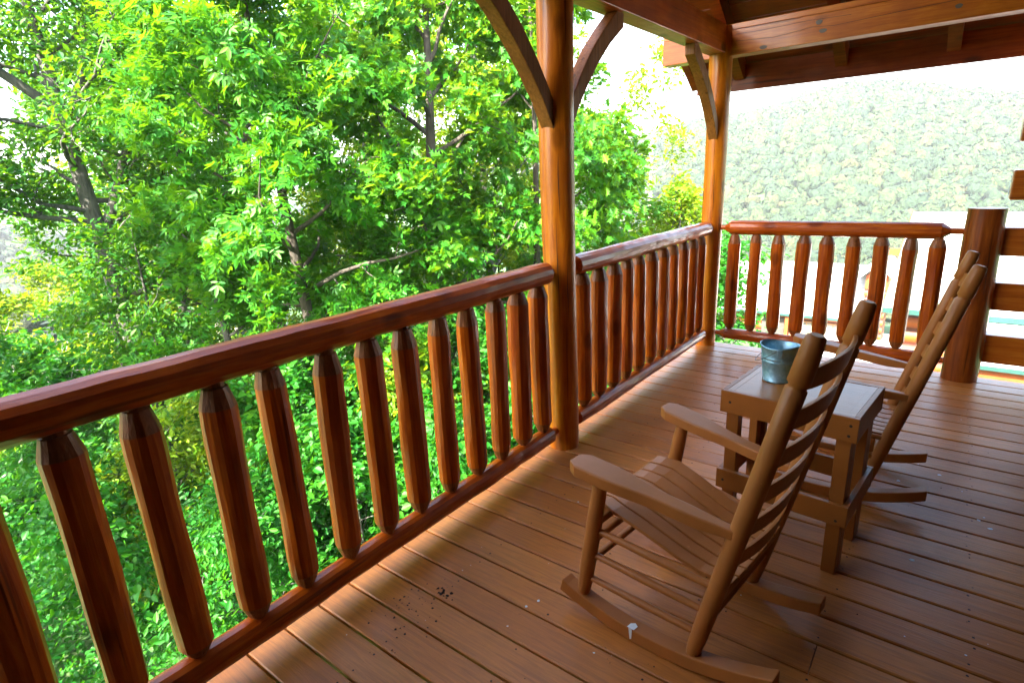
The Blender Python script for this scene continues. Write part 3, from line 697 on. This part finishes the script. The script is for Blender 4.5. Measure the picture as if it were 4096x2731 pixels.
def grow(seed, h, tr, zc0, cr, nl, n_leaf, kind, lsize, lean=(0, 0), fork=None, tw=2.6, lr=.42, shape=1.0, sparse=0.0, top=1.0, droop=.35, wander=.05, twig=.9):
    """trunk mesh-builder and leaf positions of one tree, base at the origin"""
    rs = np.random.RandomState(seed); mb = MB(); sprays = []; sdirs = []
    def spine(t): return np.array([lean[0] * t + wander * h * .25 * math.sin(3 * t + seed), lean[1] * t + wander * h * .25 * math.cos(2.3 * t + seed * 2), h * t])
    trunk_axes = [(spine, tr)]
    K = 12; pts = [spine(i / K) - (np.array([0, 0, .5]) if i == 0 else 0) for i in range(K + 1)]
    mb.tube(pts, [tr * (1.25 if i == 0 else 1 - .80 * (i / K) ** 1.15) for i in range(K + 1)], 10, True, True, lambda i, j: 1 + .06 * math.sin(j * 2 + i))
    def limb(p0, d, ln, r0, depth):
        k = 6; P = [p0]; d = d / np.linalg.norm(d)
        for i in range(k):
            d = d + rs.normal(size=3) * .16 + np.array([0, 0, .05 if depth == 0 else -.03]); d /= np.linalg.norm(d); P.append(P[-1] + d * ln / k)
        mb.tube(P, [max(.004, r0 * (1 - .85 * i / k)) for i in range(k + 1)], 7 if depth == 0 else 4, True, False)
        if depth < 1:
            m = max(3, int(ln * tw))
            for q in range(m):
                t = .25 + .75 * (q + rs.rand()) / m; i = min(k - 1, int(t * k)); p = P[i] + (P[i + 1] - P[i]) * (t * k - i)
                ax = (P[i + 1] - P[i]); sd_ = np.cross(ax, rs.normal(size=3)); sd_ /= np.linalg.norm(sd_) + 1e-9
                limb(p, ax / np.linalg.norm(ax) * .6 + sd_, twig * rs.uniform(.6, 1.3) * (1.2 - .5 * t) * min(1.3, .5 + ln * .25), max(.006, r0 * .28), depth + 1)
        else:
            for t in np.linspace(.25, 1, 5):
                i = min(k - 1, int(t * k)); sprays.append(P[i] + (P[i + 1] - P[i]) * (t * k - i)); sdirs.append(d)
    for q in range(nl):
        t = zc0 + (1 - zc0) * top * ((q + rs.rand() * .8) / nl); base = spine(min(t, .985)); a = q * 2.399 + rs.uniform(-.5, .5)
        u = (t - zc0) / (1 - zc0); prof = (math.sin(math.pi * min(1, .18 + .8 * u)) ** .7) * shape + (1 - shape)
        ln = cr * prof * rs.uniform(.65, 1.15)
        limb(base, np.array([math.cos(a), math.sin(a), .15 + .75 * u + rs.uniform(-.15, .2)]), max(.5, ln), tr * (lr - .6 * lr * u), 0)
    if fork:
        for (t0, dv, ln, r0) in fork:
            P0 = spine(t0); dv = np.array(dv, float); dv /= np.linalg.norm(dv); P = [P0 + dv * ln * i / 6 + np.array([.05 * math.sin(i), .05 * math.cos(i), .06 * i * i / 6]) for i in range(7)]
            mb.tube(P, [r0 * (1 - .6 * i / 6) for i in range(7)], 9, True, False)
            for i in range(2, 7):
                for _ in range(4):
                    limb(P[i], np.append(rs.normal(size=2), .35) + dv * .4, cr * .42 * rs.uniform(.5, 1.1), r0 * .26, 0)
    S = np.array(sprays); D = np.array(sdirs)
    keep = rs.rand(len(S)) > sparse; S, D = S[keep], D[keep]
    idx = rs.randint(0, len(S), n_leaf); pos = S[idx] + rs.normal(size=(n_leaf, 3)) * np.array([.13, .13, .10]) * (.7 + twig * .4); out = D[idx]
    return mb, pos, out, rs
TREE_LABELS = []
def tree(name, label, az, d, kind, h, tr, zc0, cr, nl, n_leaf, lsize, lmat, bmat, seed, group=None, cat='tree', zoff=0, **kw):
    x, y = polar(az, d); root = empty(name, (x, y, gz(x, y) + zoff), 0, label, cat, group)
    droop = kw.get('droop', .35)
    mb, pos, out, rs = grow(seed, h, tr, zc0, cr, nl, n_leaf, kind, lsize, **kw)
    mb.build('trunk' if cat == 'tree' else 'stem', bmat, root, fixn=False)
    link('crown' if cat == 'tree' else 'foliage', leaf_mesh('leaves', pos, lsize, rs, kind, lmat, out, droop), root); return root
def fdir(az_off, up_, az):  # a direction seen from the camera: sideways (+ to the right) and up
    a = R(az); rx, ry = math.cos(a), math.sin(a); return (rx * az_off, ry * az_off, up_)
# big grey oak at the left, forked limbs
TALL = 'tall trees close to the deck'
tree('oak_tree', 'big grey-barked oak with forked trunk at the left edge of the woods', 72.2, 12, 'oval', 11.0, .20, .47, 2.3, 22, 30000, .115, LM_oak, bark_grey, 101, TALL,
     lean=fdir(-.35, 0, 72), fork=[(.50, fdir(.55, 1, 72), 2.6, .085), (.66, fdir(.55, 1, 72), 2.6, .08), (.67, fdir(-.9, .8, 72), 2.6, .08), (.52, fdir(-1, .12, 72), 2.0, .05), (.40, fdir(.9, .25, 72), 2.2, .05)], sparse=.08, wander=.06, tw=4.2, lr=.24)
tree('oak_tree', 'slimmer grey oak standing just right of the big forked oak', 68.6, 14, 'oval', 10.5, .13, .34, 2.2, 18, 11000, .13, LM_oak, bark_grey, 102, TALL, sparse=.3, lean=fdir(.3, 0, 69))
tree('hickory_tree', 'thin pale-stemmed hickory leaning between the oaks and the bright middle trees', 64.6, 9.5, 'compound', 8.6, .07, .25, 1.15, 16, 3600, .21, LM_hick, bark_grey, 103, TALL, lean=fdir(-.5, 0, 65))
tree('hickory_tree', 'dense fresh green hickory with long drooping leaflets above the left railing', 56.5, 8.6, 'compound', 8.4, .12, .22, 2.1, 24, 13500, .215, LM_hick, bark_dark, 104, TALL, lean=fdir(-.4, 0, 57), droop=.5)
tree('red_oak', 'dark-trunked red oak with big pointed lobed leaves left of the middle post', 45, 9.3, 'lobed', 8.6, .17, .20, 2.6, 26, 18000, .155, LM_red, bark_dark, 105, TALL, droop=.6)
tree('red_oak', 'yellow-green sunlit red oak with lobed leaves right behind the middle post', 36, 9.6, 'lobed', 8.6, .09, .18, 1.8, 24, 12500, .155, LM_red, bark_dark, 106, TALL, droop=.6)
tree('hickory_tree', 'mid-green hickory behind, filling the gap between dark trunk and oaks', 51, 13, 'compound', 9.8, .14, .22, 2.8, 24, 9000, .25, LM_red, bark_grey, 107, TALL)
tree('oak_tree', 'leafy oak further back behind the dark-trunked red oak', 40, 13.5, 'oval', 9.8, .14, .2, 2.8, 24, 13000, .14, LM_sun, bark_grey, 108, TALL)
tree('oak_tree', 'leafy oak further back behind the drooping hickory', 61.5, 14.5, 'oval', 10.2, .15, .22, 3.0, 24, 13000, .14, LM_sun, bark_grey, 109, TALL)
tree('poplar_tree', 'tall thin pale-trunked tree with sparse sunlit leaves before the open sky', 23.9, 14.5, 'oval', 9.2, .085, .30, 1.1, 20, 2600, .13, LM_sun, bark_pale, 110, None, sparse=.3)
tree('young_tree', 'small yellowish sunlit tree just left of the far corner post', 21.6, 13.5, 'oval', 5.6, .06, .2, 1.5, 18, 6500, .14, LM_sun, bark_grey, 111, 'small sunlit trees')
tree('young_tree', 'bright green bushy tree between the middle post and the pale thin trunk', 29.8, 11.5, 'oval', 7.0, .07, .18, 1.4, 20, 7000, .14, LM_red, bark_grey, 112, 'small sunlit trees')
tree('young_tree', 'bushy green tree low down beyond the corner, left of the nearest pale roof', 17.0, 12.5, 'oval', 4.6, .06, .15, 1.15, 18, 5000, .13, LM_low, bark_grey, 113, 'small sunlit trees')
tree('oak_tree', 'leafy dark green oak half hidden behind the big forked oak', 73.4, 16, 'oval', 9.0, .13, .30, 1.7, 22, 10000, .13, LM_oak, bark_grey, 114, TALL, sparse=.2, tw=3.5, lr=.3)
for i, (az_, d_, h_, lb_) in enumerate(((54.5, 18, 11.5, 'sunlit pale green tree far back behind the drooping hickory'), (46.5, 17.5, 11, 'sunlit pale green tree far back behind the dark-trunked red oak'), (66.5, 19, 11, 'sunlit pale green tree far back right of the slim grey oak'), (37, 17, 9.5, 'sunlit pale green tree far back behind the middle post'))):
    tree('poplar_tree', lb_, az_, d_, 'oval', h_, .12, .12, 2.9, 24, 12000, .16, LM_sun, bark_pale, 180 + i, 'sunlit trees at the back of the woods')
tree('young_tree', 'dark leafy young tree hiding the foot of the big forked oak', 71.2, 10.6, 'oval', 5.6, .05, .25, 1.25, 20, 9000, .115, LM_oak, bark_grey, 115, None, tw=3.5)
# woods carried on left of the view: unseen oaks added to shade the slope
for i, (x_, y_, h_) in enumerate(((-6.6, -4.8, 10.5), (-10.5, -6.0, 11.5))):
    tree('oak_tree', 'tall oak added out of view to shade the slope, number ' + ('one', 'two')[i] + ' away from the wall', math.degrees(math.atan2(CX - x_, y_ - CY)), math.hypot(x_ - CX, y_ - CY), 'oval', h_, .16, .25, 2.9, 22, 9000, .19, LM_oak, bark_grey, 190 + i, TALL)
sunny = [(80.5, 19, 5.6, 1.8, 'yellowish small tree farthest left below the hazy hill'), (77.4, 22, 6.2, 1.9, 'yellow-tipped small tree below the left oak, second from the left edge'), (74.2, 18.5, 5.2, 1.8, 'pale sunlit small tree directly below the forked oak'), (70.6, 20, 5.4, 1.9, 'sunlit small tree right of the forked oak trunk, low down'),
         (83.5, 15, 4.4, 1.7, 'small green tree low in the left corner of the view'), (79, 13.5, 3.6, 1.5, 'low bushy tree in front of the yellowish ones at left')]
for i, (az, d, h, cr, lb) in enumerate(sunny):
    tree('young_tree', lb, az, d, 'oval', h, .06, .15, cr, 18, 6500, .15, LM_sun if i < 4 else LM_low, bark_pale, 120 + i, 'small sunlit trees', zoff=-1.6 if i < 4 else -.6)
under = [(66, 9.5, 3.0, 1.5), (60, 8.0, 2.9, 1.4), (54, 10.5, 4.0, 1.7), (49, 7.6, 2.9, 1.4), (42, 8.4, 3.4, 1.5), (36, 8.0, 3.2, 1.3), (72, 9.0, 2.4, 1.3), (78, 8.8, 2.2, 1.3), (30, 9.3, 3.6, 1.3), (56, 6.6, 2.2, 1.1), (66, 6.6, 1.8, 1.1), (45, 6.4, 2.3, 1.0)]
nm_ = ['behind the left half of the near railing', 'in the middle of the near railing', 'beyond the balusters before the drooping hickory', 'behind the right half of the near railing', 'at the foot of the dark-trunked red oak', 'behind the middle post, low down', 'below the big forked oak', 'at the far left beneath the railing', 'behind the second railing section', 'close under the middle of the near railing', 'close under the left part of the near railing', 'close under the right end of the near railing']
for i, (az, d, h, cr) in enumerate(under):
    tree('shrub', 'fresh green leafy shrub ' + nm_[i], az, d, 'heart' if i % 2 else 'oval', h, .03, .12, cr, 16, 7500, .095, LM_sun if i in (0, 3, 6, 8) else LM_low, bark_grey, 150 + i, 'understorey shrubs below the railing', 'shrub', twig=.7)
# low undergrowth on the slope: one mass of leaves
def undergrowth():
    rs = np.random.RandomState(9); n = 130000
    az = rs.uniform(12, 100, n); d = 3.2 + 20 * rs.rand(n) ** .8; x = CX - d * np.sin(np.radians(az)); y = CY + d * np.cos(np.radians(az))
    ok = (x < -.5) | (y > 3.2); x, y, d = x[ok], y[ok], d[ok]
    z = ground_z(x, y) + (.15 + .75 * rs.rand(len(x))) * (.6 + .5 * np.sin(x * 1.3) * np.cos(y * 1.1 + 1))
    o = link('undergrowth', leaf_mesh('undergrowth', np.stack([x, y, z], -1), np.clip(d * .0095, .06, .16), rs, 'heart', LM_low, None, .1))
    tag(o, 'mass of low green undergrowth covering the slope below the deck', 'undergrowth', kind='stuff')
undergrowth()
# woods on the hills: one mass of crowns
def forest():
    rs = np.random.RandomState(21)
    bases = []
    for q in range(8):
        bm = bmesh.new(); bmesh.ops.create_icosphere(bm, subdivisions=2, radius=1)
        v = np.array([x.co[:] for x in bm.verts]); f = np.array([[x.index for x in p.verts] for p in bm.faces]); bm.free()
        ph = rs.uniform(0, 6, (10, 3)); fr = rs.normal(size=(10, 3)); fr *= (np.linspace(2.5, 8, 10) / np.linalg.norm(fr, axis=1))[:, None]
        dsp = sum(np.sin(v @ fr[i] + ph[i, 0]) * .11 for i in range(10)); v = v * (.86 + dsp * .8)[:, None]
        n = 46; p = rs.normal(size=(n, 3)); p /= np.linalg.norm(p, axis=1)[:, None]; p[:, 2] = np.abs(p[:, 2]) * 1.1 - .2
        d2 = sum(np.sin(p @ fr[i] + ph[i, 0]) * .09 for i in range(10)); nn = p + rs.normal(size=(n, 3)) * .38; p = p * ((.92 + d2) * rs.uniform(.85, 1.12, n))[:, None]
        nn /= np.linalg.norm(nn, axis=1)[:, None]; u = np.cross(nn, rs.normal(size=(n, 3))); u /= np.linalg.norm(u, axis=1)[:, None]; w = np.cross(nn, u); r = rs.uniform(.14, .34, n)[:, None]
        k0 = len(v); v = np.concatenate([v, np.stack([p - u * r, p - w * r * .7, p + u * r, p + w * r * .7], 1).reshape(-1, 3)]); qd = np.arange(n)[:, None] * 4 + k0
        f = np.concatenate([f, np.concatenate([qd + np.array([[0, 1, 2]]), qd + np.array([[0, 2, 3]])])]); bases.append((v, f))
    # dart throwing with spacing that grows with distance
    pts = []
    for (a0, a1, r0, r1, dn) in ((-9, 34, 90, 400, 13000), (34, 66, 90, 480, 900), (66, 100, 34, 330, 2600), (66, 92, 330, 760, 4000)):
        az = rs.uniform(a0, a1, dn); r = np.sqrt(rs.uniform(r0 ** 2, r1 ** 2, dn)); pts.append(np.stack([az, r], -1))
    pts = np.concatenate(pts); V = []; F = []; TN = []; n0 = 0
    x = CX - pts[:, 1] * np.sin(np.radians(pts[:, 0])); y = CY + pts[:, 1] * np.cos(np.radians(pts[:, 0])); z = ground_z(x, y)
    for i in range(len(pts)):
        if pts[i, 1] < 75 and z[i] > -14 and pts[i, 0] < 60: continue
        v, f = bases[rs.randint(8)]; s = rs.uniform(1.0, 1.78) ** 1.8 * (1 + .6 * (pts[i, 1] > 420)); a = rs.uniform(0, 6.28); ca, sa = math.cos(a), math.sin(a)
        w = np.stack([v[:, 0] * ca - v[:, 1] * sa, v[:, 0] * sa + v[:, 1] * ca, v[:, 2] * rs.uniform(.9, 1.35)], -1) * s + np.array([x[i], y[i], z[i] + s * .6])
        V.append(w); F.append(f + n0); n0 += len(v); TN.append(np.full(len(v), rs.rand()))
    V = np.concatenate(V); F = np.concatenate(F); me = bpy.data.meshes.new('forest'); me.vertices.add(len(V)); me.vertices.foreach_set('co', V.reshape(-1).astype(np.float32))
    me.loops.add(F.size); me.loops.foreach_set('vertex_index', F.reshape(-1).astype(np.int32)); me.polygons.add(len(F)); me.polygons.foreach_set('loop_start', np.arange(0, F.size, 3, dtype=np.int32)); me.polygons.foreach_set('loop_total', np.full(len(F), 3, dtype=np.int32))
    at = me.attributes.new('tone', 'FLOAT', 'POINT'); at.data.foreach_set('value', np.concatenate(TN).astype(np.float32))
    m, t, b, o = newmat('far_foliage'); g = N(t, 'Attribute'); g.attribute_name = 'tone'; col = ramp(t, g.outputs['Fac'], [(0, (.010, .034, .012)), (.45, (.024, .056, .013)), (.8, (.046, .076, .014)), (1, (.08, .075, .02))])
    n1 = noise(t, mapping(t, (1, 1, 1), 'Object', False), 1.4, 6, .8); t.links.new(mixc(t, ramp(t, n1, [(.4, (0, 0, 0)), (.62, (.8, .8, .8))]), col, (.008, .025, .010)), b.inputs['Base Color']); b.inputs['Roughness'].default_value = .8
    bump(t, b, n1, 1.0, .8); me.materials.append(m); me.polygons.foreach_set('use_smooth', np.ones(len(F), bool)); me.update(calc_edges=True)
    tag(link('forest', me), 'hazy wooded hillside of countless round tree crowns across the valley', 'forest', kind='stuff')
forest()
# ------------------------------------------------------------------ haze
def haze():
    mb = MB(); mb.box((-3800, -3800, -420), (3800, 3800, 75)); m = bpy.data.materials.new('haze'); m.use_nodes = True; t = m.node_tree
    t.nodes.remove(t.nodes['Principled BSDF']); v = N(t, 'VolumePrincipled'); v.inputs['Color'].default_value = (.93, .97, 1, 1); v.inputs['Density'].default_value = .00042; v.inputs['Anisotropy'].default_value = .2
    t.links.new(v.outputs[0], t.nodes['Material Output'].inputs['Volume']); o = mb.build('haze', m); tag(o, kind='stuff')
haze()
